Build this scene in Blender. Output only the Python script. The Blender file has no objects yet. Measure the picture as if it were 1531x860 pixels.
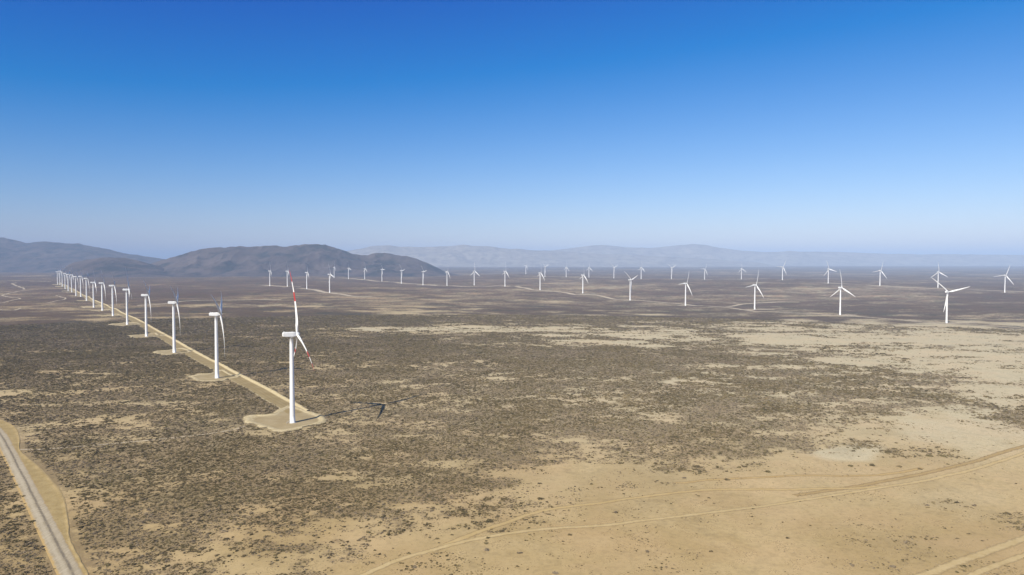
import bpy, bmesh, math, random
import numpy as np
from mathutils import Matrix, Vector, Euler

R = math.radians
random.seed(7)
sc = bpy.context.scene
COL = sc.collection

# ------------------------------------------------------------------ camera
CAM_H = 148.0
FPX, CX, CY = 1020.0, 765.5, 430.0           # survey of the photograph (1531 x 860)
PITCH = math.atan(41.0 / FPX)
cam_d = bpy.data.cameras.new('camera')
cam_d.sensor_width = 36.0
cam_d.lens = 36.0 * FPX / 1531.0
cam_d.clip_start = 0.5
cam_d.clip_end = 200000.0
cam = bpy.data.objects.new('camera', cam_d)
cam.location = (0, 0, CAM_H)
cam.rotation_euler = (math.pi / 2 - PITCH, 0, 0)
COL.objects.link(cam)
sc.camera = cam

# ------------------------------------------------------------------ sun, sky, exposure
SUN_AZ, SUN_EL = 216.0, 38.0                 # compass-like: 0 = +Y, 90 = +X
sun_d = bpy.data.lights.new('sun', 'SUN')
sun_d.energy = 4.2
sun_d.angle = R(0.5)
sun_d.color = (1.0, 0.93, 0.80)
sun = bpy.data.objects.new('sun', sun_d)
to_sun = Vector((math.sin(R(SUN_AZ)) * math.cos(R(SUN_EL)), math.cos(R(SUN_AZ)) * math.cos(R(SUN_EL)), math.sin(R(SUN_EL))))
sun.rotation_euler = to_sun.to_track_quat('Z', 'Y').to_euler()
sun.location = (-300, -300, 900)
COL.objects.link(sun)

world = bpy.data.worlds.new('World')
sc.world = world
world.use_nodes = True
wn = world.node_tree
for n in list(wn.nodes): wn.nodes.remove(n)
sky = wn.nodes.new('ShaderNodeTexSky')
sky.sky_type = 'NISHITA'
sky.sun_disc = False
sky.sun_elevation = R(SUN_EL)
sky.sun_rotation = R(SUN_AZ)
sky.altitude = 150.0
sky.air_density = 1.0
sky.dust_density = 0.25
sky.ozone_density = 5.0
# contrast and depth of the polarised, clear desert sky: per-channel gain and lift on the sky's own radiance
gain = wn.nodes.new('ShaderNodeVectorMath'); gain.operation = 'MULTIPLY_ADD'
gain.inputs[1].default_value = (1.0, 0.83, 0.74)
gain.inputs[2].default_value = (-1.62, -1.05, 0.50)
floor_n = wn.nodes.new('ShaderNodeVectorMath'); floor_n.operation = 'MAXIMUM'
floor_n.inputs[1].default_value = (0.0, 0.35, 0.5)
bg = wn.nodes.new('ShaderNodeBackground')
bg.inputs['Strength'].default_value = 0.1
wo = wn.nodes.new('ShaderNodeOutputWorld')
wn.links.new(sky.outputs[0], gain.inputs[0])
wn.links.new(gain.outputs[0], floor_n.inputs[0])
# the deep band sits low, opposite the sun; overhead the sky keeps its natural, greyer blue
tc = wn.nodes.new('ShaderNodeTexCoord'); sep = wn.nodes.new('ShaderNodeSeparateXYZ')
wn.links.new(tc.outputs['Generated'], sep.inputs[0])
up = wn.nodes.new('ShaderNodeMapRange'); up.interpolation_type = 'SMOOTHSTEP'
up.inputs['From Min'].default_value = 0.42; up.inputs['From Max'].default_value = 0.75
wn.links.new(sep.outputs['Z'], up.inputs['Value'])
zen = wn.nodes.new('ShaderNodeVectorMath'); zen.operation = 'MULTIPLY'
zen.inputs[1].default_value = (0.62, 0.53, 0.42)
wn.links.new(sky.outputs[0], zen.inputs[0])
mixs = wn.nodes.new('ShaderNodeMix'); mixs.data_type = 'RGBA'
wn.links.new(up.outputs[0], mixs.inputs[0])
wn.links.new(floor_n.outputs[0], mixs.inputs[6]); wn.links.new(zen.outputs[0], mixs.inputs[7])
wn.links.new(mixs.outputs[2], bg.inputs['Color'])
wn.links.new(bg.outputs[0], wo.inputs['Surface'])

sc.view_settings.view_transform = 'Standard'
sc.view_settings.look = 'None'
sc.view_settings.gamma = 1.0
sc.view_settings.use_curve_mapping = False
sc.view_settings.exposure = 0.6
sc.render.engine = 'CYCLES'
sc.cycles.max_bounces = 4
sc.cycles.diffuse_bounces = 2
sc.cycles.glossy_bounces = 1
sc.cycles.transmission_bounces = 0
sc.cycles.transparent_max_bounces = 6
sc.cycles.volume_bounces = 0
sc.cycles.use_denoising = True
sc.cycles.denoiser = 'OPENIMAGEDENOISE'
sc.cycles.denoising_input_passes = 'RGB_ALBEDO_NORMAL'
sc.cycles.denoising_prefilter = 'ACCURATE'
sc.cycles.use_adaptive_sampling = False
sc.cycles.sample_clamp_indirect = 3.0
sc.cycles.pixel_filter_type = 'BLACKMAN_HARRIS'
sc.cycles.filter_width = 1.5

# ------------------------------------------------------------------ numpy helpers
def _hash(ix, iy, seed):
    h = (ix.astype(np.int64) * 374761393 + iy.astype(np.int64) * 668265263 + seed * 974634777) & 0xFFFFFFFF
    h = ((h ^ (h >> 13)) * 1274126177) & 0xFFFFFFFF
    h = (h ^ (h >> 16)) & 0xFFFFFF
    return h.astype(np.float64) / float(0xFFFFFF)

def vnoise(x, y, seed=0):
    ix, iy = np.floor(x), np.floor(y)
    fx, fy = x - ix, y - iy
    fx = fx * fx * fx * (fx * (fx * 6 - 15) + 10)
    fy = fy * fy * fy * (fy * (fy * 6 - 15) + 10)
    a = _hash(ix, iy, seed); b = _hash(ix + 1, iy, seed)
    c = _hash(ix, iy + 1, seed); d = _hash(ix + 1, iy + 1, seed)
    return (a * (1 - fx) + b * fx) * (1 - fy) + (c * (1 - fx) + d * fx) * fy

def fbm(x, y, scale, octaves=4, seed=0, gain=0.5):
    """about 0..1, mean 0.5"""
    x = np.asarray(x, float) / scale; y = np.asarray(y, float) / scale
    s = 0.0; a = 1.0; t = 0.0
    for o in range(octaves):
        ca, sa = math.cos(0.7 * o + 0.3), math.sin(0.7 * o + 0.3)
        s = s + a * vnoise(x * ca - y * sa + 17.3 * o, x * sa + y * ca - 9.1 * o, seed + o)
        t += a; a *= gain; x = x * 2.03; y = y * 2.03
    return s / t

def ridged(x, y, scale, octaves=4, seed=0):
    x = np.asarray(x, float) / scale; y = np.asarray(y, float) / scale
    s = 0.0; a = 1.0; t = 0.0
    for o in range(octaves):
        ca, sa = math.cos(0.9 * o + 0.4), math.sin(0.9 * o + 0.4)
        n = vnoise(x * ca - y * sa + 7.7 * o, x * sa + y * ca + 3.1 * o, seed + o)
        s = s + a * (1 - np.abs(2 * n - 1)); t += a; a *= 0.5; x = x * 2.1; y = y * 2.1
    return s / t

def smooth(a, b, v):
    t = np.clip((v - a) / (b - a), 0, 1)
    return t * t * (3 - 2 * t)

def in_poly(x, y, poly):
    ins = np.zeros(len(x), bool); n = len(poly)
    for i in range(n):
        x1, y1 = poly[i]; x2, y2 = poly[(i + 1) % n]
        c = ((y1 > y) != (y2 > y)) & (x < (x2 - x1) * (y - y1) / (y2 - y1 + 1e-12) + x1)
        ins ^= c
    return ins

cp, sp = math.cos(PITCH), math.sin(PITCH)
def project(x, y, z):
    zz = z - CAM_H
    f = y * cp - zz * sp
    u = y * sp + zz * cp
    return CX + FPX * x / f, CY - FPX * u / f, f

# ------------------------------------------------------------------ survey of the turbines
HUB = 80.0
HOR = 389.0
ORD = ['first', 'second', 'third', 'fourth', 'fifth', 'sixth', 'seventh', 'eighth', 'ninth', 'tenth', 'eleventh',
       'twelfth', 'thirteenth', 'fourteenth', 'fifteenth', 'sixteenth', 'seventeenth']
left_row = [  # base x, base y, rotor angle, axis azimuth
    (434.5, 636, -3, 61.5), (321.8, 567, 60, 73.5), (258.3, 528, 57, 70), (217, 503.5, 51, 68), (188.6, 486, 2, 66),
    (167.4, 472.8, 46, 62), (151.8, 465.2, 41, 61), (138.9, 458.2, 12, 58), (128.6, 450.5, 58, 61), (120, 445.4, 50, 60),
    (112.9, 442.1, 62, 61), (106.7, 436.5, 20, 60), (101.5, 435, 57, 62), (97, 432, 35, 60), (92.8, 428.9, 65, 61),
    (89.4, 426.8, 15, 60), (85.7, 424.7, 48, 61)]
mid_row = [   # base x, base y, tower px, rotor angle, axis azimuth
    (403.3, 426.8, 22.2, 3, 68), (429.4, 429.4, 23.0, 0, 68), (458.5, 431.8, 24.8, 5, 68), (492.6, 437.9, 27.5, -15, 58)]
near_row = [  # left to right
    (499.6, 415.2, 15.2, 5, 68), (521, 416, 16, -15, 58), (545.2, 418.5, 15.9, 2, 58), (571, 421, 18, -30, 62),
    (600, 422.9, 19.4, -40, 60), (632.4, 424.9, 20.2, -40, 60), (668.3, 426.7, 21.2, 20, 66), (709, 428, 21.2, 2, 50),
    (755, 428.5, 22.8, 10, 66), (807.5, 435, 25.4, 12, 70), (871.5, 440.8, 27.2, 10, 72), (942.3, 449.9, 30.8, -52, 66),
    (1025.3, 455.6, 33.4, 25, 71), (1129, 465.3, 36.8, 20, 71), (1257.2, 471.4, 41, -3, 70), (1417, 484, 47, -47, 58)]
far_row = [
    (786.2, 410.3, 12.9, 30, 66), (814.7, 414.2, 15.6, -50, 60), (846.5, 415.2, 14.6, 10, 66), (880.5, 415.8, 14.8, 4, 62),
    (917.9, 417.2, 16.2, -55, 62), (958.6, 419, 17, 10, 68), (1003.9, 418.5, 16.8, -56, 62), (1053.5, 418.3, 15.7, 32, 68),
    (1108.5, 417.5, 15.7, -2, 70), (1169.9, 419, 19.4, 33, 66), (1238.5, 422.7, 21.6, -16, 66), (1315.9, 427.7, 22.8, 20, 70),
    (1402.8, 431.4, 23.6, -2, 68), (1503, 435.2, 26, 22, 64)]

def survey(px, py, h):
    d = HUB * FPX / h
    x = (px - CX) / FPX * d
    z = CAM_H - d * (py - HOR) / FPX
    return x, d, z
T = []
for (px, py, th, yaw) in left_row:
    d = CAM_H * FPX / (py - HOR)
    T.append((px, py, (px - CX) / FPX * d, d, 0.0, th, yaw))
for (px, py, h, th, yaw) in mid_row + near_row + far_row:
    x, d, z = survey(px, py, h)
    T.append((px, py, x, d, z, th, yaw))
cen = np.array([(t[2], t[3], t[4]) for t in T])
anch = []
for d in (250, 500, 800, 1150):
    for k in range(-4, 5): anch.append((k * 0.22 * d, d, 0.0))
for d in (6800, 8000):
    for k in range(-6, 7): anch.append((k * 0.16 * d, d, -4.0))
cen = np.vstack([cen, np.array(anch)])
SIG = 650.0
def _phi(ax, ay, bx, by):
    return np.exp(-((ax[:, None] - bx[None]) ** 2 + (ay[:, None] - by[None]) ** 2) / (2 * SIG * SIG))
K = _phi(cen[:, 0], cen[:, 1], cen[:, 0], cen[:, 1])
W_RBF = np.linalg.solve(K + 0.06 * np.eye(len(cen)), cen[:, 2])

def terrain(x, y):
    x = np.atleast_1d(np.asarray(x, float)); y = np.atleast_1d(np.asarray(y, float))
    z = np.zeros_like(x)
    for i in range(len(cen)):
        z += W_RBF[i] * np.exp(-((x - cen[i, 0]) ** 2 + (y - cen[i, 1]) ** 2) / (2 * SIG * SIG))
    d = np.hypot(x, y)
    z += (fbm(x, y, 170, 3, 5) - 0.5) * 4.0 * smooth(150, 420, d)
    z += (fbm(x, y, 900, 2, 15) - 0.5) * 14.0 * smooth(2200, 4500, d) * (1 - smooth(12000, 20000, d))
    z += (fbm(x, y, 330, 3, 25) - 0.5) * 13.0 * smooth(1500, 2600, d) * (1 - smooth(5200, 9000, d))
    return z

def ground_hit(px, py):
    """world point on the terrain that the survey saw at this pixel"""
    dx = (px - CX) / FPX; dy = (CY - py) / FPX
    vx, vy, vz = dx, cp + dy * sp, -sp + dy * cp
    z = 0.0
    for _ in range(12):
        t = (z - CAM_H) / vz
        z = 0.5 * z + 0.5 * float(terrain(vx * t, vy * t)[0])
    t = (z - CAM_H) / vz
    return vx * t, vy * t

# ------------------------------------------------------------------ mesh helpers
def tag(o, label=None, cat=None, group=None, kind=None):
    if label: o['label'] = label
    if cat: o['category'] = cat
    if group: o['group'] = group
    if kind: o['kind'] = kind
    return o

def link(name, me, mat=None, parent=None):
    o = bpy.data.objects.new(name, me)
    COL.objects.link(o)
    if mat is not None:
        for m in (mat if isinstance(mat, (list, tuple)) else [mat]): me.materials.append(m)
    if parent is not None: o.parent = parent
    return o

def np_mesh(name, verts, faces, smooth_shade=True):
    """faces: int array (n,4)"""
    me = bpy.data.meshes.new(name)
    v = np.asarray(verts, np.float32); f = np.asarray(faces, np.int32)
    k = f.shape[1]
    me.vertices.add(len(v)); me.vertices.foreach_set('co', v.ravel())
    me.loops.add(f.size); me.loops.foreach_set('vertex_index', f.ravel())
    me.polygons.add(len(f))
    me.polygons.foreach_set('loop_start', np.arange(0, f.size, k, dtype=np.int32))
    me.polygons.foreach_set('use_smooth', np.full(len(f), smooth_shade, bool))
    me.update(calc_edges=True); me.validate()
    return me

def attr(me, name, vals):
    a = me.attributes.new(name, 'FLOAT', 'POINT')
    a.data.foreach_set('value', np.asarray(vals, np.float32))

def grid_faces(nr, nc):
    i = np.arange(nr - 1)[:, None] * nc + np.arange(nc - 1)[None]
    return np.stack([i, i + 1, i + nc + 1, i + nc], -1).reshape(-1, 4)

# ------------------------------------------------------------------ material helpers
class NT:
    def __init__(s, name):
        s.m = bpy.data.materials.new(name); s.m.use_nodes = True
        s.t = s.m.node_tree
        for n in list(s.t.nodes): s.t.nodes.remove(n)
        s.out = s.t.nodes.new('ShaderNodeOutputMaterial')
    def n(s, typ, **kw):
        nd = s.t.nodes.new(typ)
        for k, v in kw.items(): setattr(nd, k, v)
        return nd
    def put(s, sock, v):
        if isinstance(v, bpy.types.NodeSocket): s.t.links.new(v, sock)
        else:
            if isinstance(v, (tuple, list)) and len(v) == 3 and len(sock.default_value) == 4: v = (*v, 1)
            sock.default_value = v
    def math(s, op, a, b=0.0, c=0.0, clamp=False):
        nd = s.n('ShaderNodeMath', operation=op, use_clamp=clamp)
        s.put(nd.inputs[0], a); s.put(nd.inputs[1], b); s.put(nd.inputs[2], c)
        return nd.outputs[0]
    def mix(s, f, a, b):
        nd = s.n('ShaderNodeMix', data_type='RGBA')
        s.put(nd.inputs[0], f); s.put(nd.inputs[6], a); s.put(nd.inputs[7], b)
        return nd.outputs[2]
    def noise(s, vec, scale, detail=3, rough=0.55, dist=0.0):
        nd = s.n('ShaderNodeTexNoise')
        s.put(nd.inputs['Vector'], vec)
        nd.inputs['Scale'].default_value = scale; nd.inputs['Detail'].default_value = detail
        nd.inputs['Roughness'].default_value = rough; nd.inputs['Distortion'].default_value = dist
        return nd.outputs['Fac']
    def sstep(s, v, a, b):
        nd = s.n('ShaderNodeMapRange', interpolation_type='SMOOTHSTEP')
        s.put(nd.inputs['Value'], v); nd.inputs['From Min'].default_value = a; nd.inputs['From Max'].default_value = b
        return nd.outputs[0]
    def attr(s, name):
        return s.n('ShaderNodeAttribute', attribute_name=name).outputs['Fac']
    def pos(s):
        return s.n('ShaderNodeNewGeometry').outputs['Position']
    def bump(s, h, strength, dist):
        nd = s.n('ShaderNodeBump'); nd.inputs['Strength'].default_value = strength
        nd.inputs['Distance'].default_value = dist; s.put(nd.inputs['Height'], h)
        return nd.outputs[0]
    def bsdf(s, color, rough=0.9, normal=None, spec=0.1):
        nd = s.n('ShaderNodeBsdfPrincipled')
        s.put(nd.inputs['Base Color'], color); s.put(nd.inputs['Roughness'], rough)
        nd.inputs['Specular IOR Level'].default_value = spec
        if normal is not None: s.put(nd.inputs['Normal'], normal)
        return nd.outputs[0]
    def done(s, surf):
        s.t.links.new(surf, s.out.inputs['Surface']); return s.m

SAND_Y = (0.440, 0.305, 0.128)      # yellow sand
SAND_P = (0.560, 0.478, 0.310)      # pale crusted soil
SAND_R = (0.375, 0.250, 0.145)      # reddish soil
SCRUB_A = (0.076, 0.054, 0.030)
SCRUB_B = (0.135, 0.098, 0.057)
SCRUB_G = (0.064, 0.060, 0.034)

def ground_material():
    g = NT('desert_ground')
    P = g.pos()
    cover, tone, red = g.attr('cover'), g.attr('tone'), g.attr('red')
    n1 = g.noise(P, 0.016, 4, 0.6); n2 = g.noise(P, 0.09, 4, 0.6); n3 = g.noise(P, 0.33, 3, 0.6)
    n4 = g.noise(P, 1.3, 2, 0.6)
    n6 = g.noise(P, 0.011, 4, 0.6, 0.6)
    sand = g.mix(g.sstep(n6, 0.38, 0.62), (0.390, 0.260, 0.092), (0.480, 0.340, 0.148))
    sand = g.mix(tone, sand, SAND_P)
    sand = g.mix(g.math('MULTIPLY', red, g.sstep(n1, 0.42, 0.62)), sand, SAND_R)
    v = g.math('ADD', g.math('MULTIPLY', g.math('SUBTRACT', n2, 0.5), 0.75), g.math('MULTIPLY', g.math('SUBTRACT', n3, 0.5), 0.55))
    v = g.math('ADD', v, g.math('MULTIPLY', g.math('SUBTRACT', n4, 0.5), 0.4))
    v = g.math('ADD', v, g.math('MULTIPLY', g.math('SUBTRACT', n1, 0.5), 0.7))
    hsv = g.n('ShaderNodeHueSaturation')
    g.put(hsv.inputs['Color'], sand); g.put(hsv.inputs['Value'], g.math('ADD', 1.0, v))
    sand = hsv.outputs[0]
    # dry grass stubble on the sand
    gr = g.math('MULTIPLY', g.sstep(n2, 0.48, 0.62), g.sstep(n4, 0.50, 0.60))
    sand = g.mix(g.math('MULTIPLY', gr, 0.62), sand, (0.19, 0.132, 0.060))
    s1 = g.noise(P, 0.055, 3, 0.55); s2 = g.noise(P, 0.006, 3, 0.6)
    scrub = g.mix(g.sstep(s1, 0.35, 0.65), SCRUB_A, SCRUB_B)
    scrub = g.mix(g.sstep(s2, 0.5, 0.66), scrub, SCRUB_G)
    scrub = g.mix(g.math('MULTIPLY', red, g.sstep(n1, 0.30, 0.60)), scrub, (0.128, 0.080, 0.052))
    c = g.math('ADD', cover, g.math('MULTIPLY', g.math('SUBTRACT', n2, 0.5), 0.9))
    c = g.math('ADD', c, g.math('MULTIPLY', g.math('SUBTRACT', n3, 0.5), 1.5))
    n5 = g.noise(P, 0.028, 3, 0.6)
    c = g.math('ADD', c, g.math('MULTIPLY', g.math('SUBTRACT', n5, 0.5), g.math('MULTIPLY', red, 0.55)))
    m = g.sstep(c, 0.26, 0.80)
    dry = g.math('MULTIPLY', g.sstep(g.math('ADD', c, g.math('MULTIPLY', g.math('SUBTRACT', n4, 0.5), 0.8)), 0.02, 0.6), 0.28)
    sand = g.mix(dry, sand, (0.255, 0.190, 0.112))
    m = g.math('MULTIPLY', m, g.attr('litter'))
    col = g.mix(m, sand, scrub)
    hgt = g.math('ADD', g.math('MULTIPLY', m, 0.8), g.math('MULTIPLY', n4, 0.35))
    nor = g.bump(hgt, 0.5, 0.6)
    return g.done(g.bsdf(col, 0.95, nor, 0.05))

def soil_material(name, c1, c2, alpha=True, stripes=False):
    g = NT(name)
    P = g.pos()
    n1 = g.noise(P, 0.12, 4, 0.6); n2 = g.noise(P, 0.8, 3, 0.6)
    f = g.math('ADD', g.math('MULTIPLY', n1, 0.6), g.math('MULTIPLY', n2, 0.4))
    col = g.mix(g.sstep(f, 0.36, 0.64), c1, c2)
    if stripes:                                        # compacted wheel ruts
        a = g.attr('across')
        w = g.math('ABSOLUTE', g.math('SUBTRACT', g.math('ABSOLUTE', a), 0.42))
        rut = g.math('SUBTRACT', 1.0, g.sstep(w, 0.06, 0.26))
        col = g.mix(g.math('MULTIPLY', rut, 0.45), col, (0.47, 0.37, 0.225))
    b = g.bsdf(col, 0.95, g.bump(n2, 0.3, 0.3), 0.05)
    if not alpha: return g.done(b)
    a = g.math('ABSOLUTE', g.attr('across'))
    e = g.math('ADD', a, g.math('MULTIPLY', g.math('SUBTRACT', g.noise(P, 0.22, 4, 0.65), 0.5), 1.1))
    k = g.math('MULTIPLY', g.math('SUBTRACT', 1.0, g.sstep(e, 0.30, 1.0)), g.math('SUBTRACT', 1.0, g.sstep(a, 0.86, 1.0)))
    tr = g.n('ShaderNodeBsdfTransparent')
    mx = g.n('ShaderNodeMixShader')
    g.put(mx.inputs[0], k); g.t.links.new(tr.outputs[0], mx.inputs[1]); g.t.links.new(b, mx.inputs[2])
    return g.done(mx.outputs[0])

# ------------------------------------------------------------------ vegetation zones
zx = np.array([0, 200, 400, 600, 800, 1000, 1200, 1400, 1531.])
zy = np.array([400, 430, 450, 470, 485, 500, 515, 530, 550, 580, 610, 640, 670, 700, 730, 760, 800, 830, 870.])
ZONE = np.array([
    [.85, .85, .85, .85, .85, .85, .85, .85, .85],
    [.76, .80, .84, .80, .78, .74, .74, .76, .78],
    [.74, .78, .80, .78, .76, .74, .74, .78, .80],
    [.76, .80, .82, .78, .76, .72, .70, .74, .74],
    [.86, .84, .80, .74, .62, .42, .42, .54, .60],
    [.90, .90, .84, .66, .36, .18, .14, .16, .20],
    [.92, .90, .90, .86, .82, .64, .30, .22, .18],
    [.90, .88, .82, .80, .84, .78, .56, .38, .22],
    [.84, .84, .82, .72, .66, .74, .68, .48, .22],
    [.78, .82, .80, .76, .68, .68, .66, .50, .32],
    [.70, .66, .78, .74, .70, .66, .62, .50, .34],
    [.76, .76, .76, .76, .76, .74, .66, .38, .12],
    [.74, .78, .78, .76, .76, .76, .66, .14, .04],
    [.70, .70, .76, .74, .66, .48, .16, .06, .03],
    [.66, .62, .66, .66, .36, .07, .03, .02, .05],
    [.54, .54, .58, .56, .18, .01, .01, .08, .12],
    [.52, .52, .54, .36, .03, .00, .02, .08, .10],
    [.50, .50, .46, .18, .00, .00, .03, .08, .08],
    [.48, .46, .36, .06, .00, .00, .02, .03, .02]])
# bare or overgrown patches: px, py, half width, half height, change of cover, change of tone
PATCH = [(440, 456, 70, 4, -.42, .2), (330, 457, 60, 4, -.35, .2), (1275, 676, 50, 16, -.2, .55), (1450, 640, 90, 40, -.12, .3),
         (1500, 560, 70, 40, -.1, .4), (700, 492, 190, 5, -.38, .5), (1200, 500, 380, 18, -.1, .5), (1270, 668, 70, 14, .28, 0),
         (1150, 560, 120, 14, .15, 0), (690, 510, 200, 9, .12, 0), (620, 466, 80, 5, -.25, 0), (130, 640, 60, 8, .2, 0),
         (640, 765, 100, 16, .25, 0), (860, 700, 60, 6, -.4, 0), (190, 604, 130, 6, -.2, .1), (590, 578, 90, 5, -.3, .1),
         (1480, 720, 60, 60, -.1, 0), (1380, 810, 130, 14, .12, 0), (1440, 745, 90, 20, .14, .1), (500, 715, 120, 5, -.25, 0)]

def clump(x, y):
    return fbm(x * 0.6, y, 17, 3, 201) * .6 + fbm(x * 0.8, y, 5.0, 2, 211) * .4

def zone(x, y, z):
    px, py, f = project(x, y, z)
    ok = f > 50
    px = np.clip(np.where(ok, px, 700), -200, 1731); py = np.clip(np.where(ok, py, 700), 400, 870)
    # jitter the survey so that zone borders are not straight
    dd = np.hypot(x, y)
    qx = np.clip(px + (fbm(x, y, 90, 3, 31) - .5) * 160, 0, 1531)
    qy = py + (fbm(x, y, 90, 3, 41) - .5) * 0.55 * (py - HOR)
    qy = np.clip(qy, 400, 870)
    ix = np.clip(np.searchsorted(zx, qx) - 1, 0, len(zx) - 2); iy = np.clip(np.searchsorted(zy, qy) - 1, 0, len(zy) - 2)
    fx = (qx - zx[ix]) / (zx[ix + 1] - zx[ix]); fy = (qy - zy[iy]) / (zy[iy + 1] - zy[iy])
    fx = np.clip(fx, 0, 1); fy = np.clip(fy, 0, 1)
    c = (ZONE[iy, ix] * (1 - fx) + ZONE[iy, ix + 1] * fx) * (1 - fy) + (ZONE[iy + 1, ix] * (1 - fx) + ZONE[iy + 1, ix + 1] * fx) * fy
    tone = 0.25 + 0.5 * smooth(700, 560, py) * smooth(300, 1100, px) + 0.25 * smooth(800, 620, py)
    for (cx, cy, rx, ry, dc, dt) in PATCH:
        r = np.hypot((px - cx) / rx, (py - cy) / ry) + (fbm(x, y, 40, 3, 51) - .5) * 1.2
        w = 1 - smooth(0.5, 1.15, r)
        c = c + dc * w; tone = tone + dt * w
    open_ = smooth(0.02, 0.3, c)
    amp = 0.35 + 0.65 * open_
    nf = smooth(500, 1200, dd)
    far = smooth(1800, 3200, dd)
    c = c + amp * ((fbm(x * 0.55, y, 260, 3, 61) - .5) * (.45 + .4 * nf) + (fbm(x * 0.5, y, 45, 4, 71) - .5) * (.85 + .3 * nf - .35 * far))
    c = c + far * (fbm(x, y, 700, 4, 81) - .5) * 0.35
    c = c + far * 0.28 * (0.66 - c) * (1 - smooth(0.3, -0.1, c))
    return np.clip(c, -0.25, 1.15), np.clip(tone, 0, 1)

# ------------------------------------------------------------------ ground sheet
def build_ground():
    rad = [2.0, 30, 70, 110, 150]
    r = 150.0
    while r < 900: r *= 1.0065; rad.append(r)
    while r < 70000: r *= 1.0105; rad.append(r)
    rad = np.array(rad)
    az = np.concatenate([np.arange(-44, 44.001, 0.11), np.arange(46, 315, 3.0), [316.0]])
    A = np.radians(az)
    X = rad[:, None] * np.sin(A)[None]; Y = rad[:, None] * np.cos(A)[None]
    x = X.ravel(); y = Y.ravel()
    z = terrain(x, y)
    cov, tone = zone(x, y, z)
    nc = len(az)
    f = grid_faces(len(rad), nc)[:, ::-1]
    me = np_mesh('ground', np.stack([x, y, z], 1), f)
    d = np.hypot(x, y)
    # near the camera the shrubs are real geometry, so the soil carries only litter
    near = 1 - smooth(900, 1500, d)
    tex = cov - 0.04 * near + near * (clump(x, y) - .5) * 1.8 * smooth(.1, .4, cov)
    attr(me, 'litter', 0.44 + 0.56 * smooth(600, 1700, d)); attr(me, 'cover', tex); attr(me, 'tone', tone)
    attr(me, 'red', 0.25 + 0.7 * smooth(1500, 3500, d))
    o = link('ground', me, ground_material())
    tag(o, kind='structure')
    return o
build_ground()

# ------------------------------------------------------------------ hills
def hill_material(name, c1, c2, c3):
    g = NT(name)
    P = g.pos()
    n1 = g.noise(P, 0.0022, 5, 0.6); n2 = g.noise(P, 0.006, 4, 0.55)
    col = g.mix(g.sstep(n1, 0.38, 0.64), c1, c2)
    col = g.mix(g.sstep(n2, 0.46, 0.66), col, c3)
    return g.done(g.bsdf(col, 0.95, g.bump(n2, 0.6, 18.0), 0.05))

def build_hill(name, prof, dist, depth, mat, seed, rough=0.35, gully=420.0, pad=30, step=2.0, foot=0.5):
    """heightfield standing at its own distance; prof: surveyed skyline (px, py)"""
    pts = np.array(prof, float)
    pxs = np.arange(pts[0, 0] - pad, pts[-1, 0] + pad + .1, step)
    sky_y = np.interp(pxs, pts[:, 0], pts[:, 1])
    H = np.maximum(CAM_H + (HOR - sky_y) / FPX * dist, 0.0)
    ends = smooth(pts[0, 0] - pad, pts[0, 0] + pad * .4, pxs) * smooth(pts[-1, 0] + pad, pts[-1, 0] - pad * .4, pxs)
    H = H * ends
    nv = 120
    v = np.linspace(-1, 1, nv)
    D = dist + v[:, None] * depth
    X = (pxs[None] - CX) / FPX * D
    Y = np.broadcast_to(D, X.shape)
    bell = np.clip(1 - np.abs(v[:, None]) ** 1.15, 0, 1) ** (1.0 + foot * np.abs(v[:, None]))
    wx = X + (fbm(X, Y, gully * 1.3, 3, seed + 60) - .5) * gully * 1.4
    rd = ridged(wx, Y * 0.42, gully, 4, seed)                 # long spurs
    r2 = ridged(X, Y * 0.7, gully * 0.42, 4, seed + 11)       # side gullies
    big = fbm(X, Y, gully * 2.6, 3, seed + 30)
    cut = np.clip(1 - rd, 0, 1) * 0.95 + np.clip(1 - r2, 0, 1) * 0.45
    shape = bell - rough * 1.9 * cut * bell * np.clip(1.05 - bell, 0, 1) ** 0.7 + (big - .5) * 0.5 * bell * (1 - bell)
    Z = H[None] * np.clip(shape, 0, 1.0)
    Z = Z + (r2 - .6) * 0.035 * H[None] * bell
    base = terrain(X.ravel(), Y.ravel()).reshape(X.shape)
    Z = np.where(bell > 0.001, base - 6 + Z, base - 30)
    me = np_mesh(name, np.stack([X.ravel(), Y.ravel(), Z.ravel()], 1), grid_faces(nv, len(pxs)))
    o = link(name, me, mat)
    tag(o, kind='structure')
    return o

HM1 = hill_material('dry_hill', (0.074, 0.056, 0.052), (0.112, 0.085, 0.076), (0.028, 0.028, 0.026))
HM2 = hill_material('far_hill', (0.27, 0.235, 0.20), (0.35, 0.31, 0.26), (0.20, 0.175, 0.15))  # hill colour paled to add painted haze, so the far range looks fainter
build_hill('hills', [(205, 401), (235, 388), (255, 381), (280, 375), (300, 369.5), (322, 366.5), (345, 365), (365, 366.5), (385, 365.5), (400, 364),
                     (415, 363.2), (430, 363.6), (440, 362), (452, 360.2), (462, 360), (480, 362), (500, 366.5), (515, 370), (528, 374), (540, 376),
                     (552, 374.5), (565, 373), (580, 373.4), (595, 375.5), (610, 379), (625, 384), (640, 390), (655, 398), (668, 404)],
           7000, 1300, HM1, 3, 0.55, 420)
build_hill('hills', [(95, 397), (110, 391), (130, 387), (150, 384), (168, 382.6), (185, 383.5), (205, 387), (222, 391), (245, 398)],
           6500, 800, HM1, 13, 0.35, 380, pad=24)
build_hill('hills', [(-260, 372), (-200, 362), (-140, 355), (-60, 350), (-20, 350.5), (0, 352), (20, 356), (40, 359), (70, 359), (100, 361), (120, 362), (140, 367), (165, 371),
                     (185, 377), (215, 382), (240, 385), (275, 390), (320, 396)],
           10500, 2000, HM1, 23, 0.35, 700)
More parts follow.
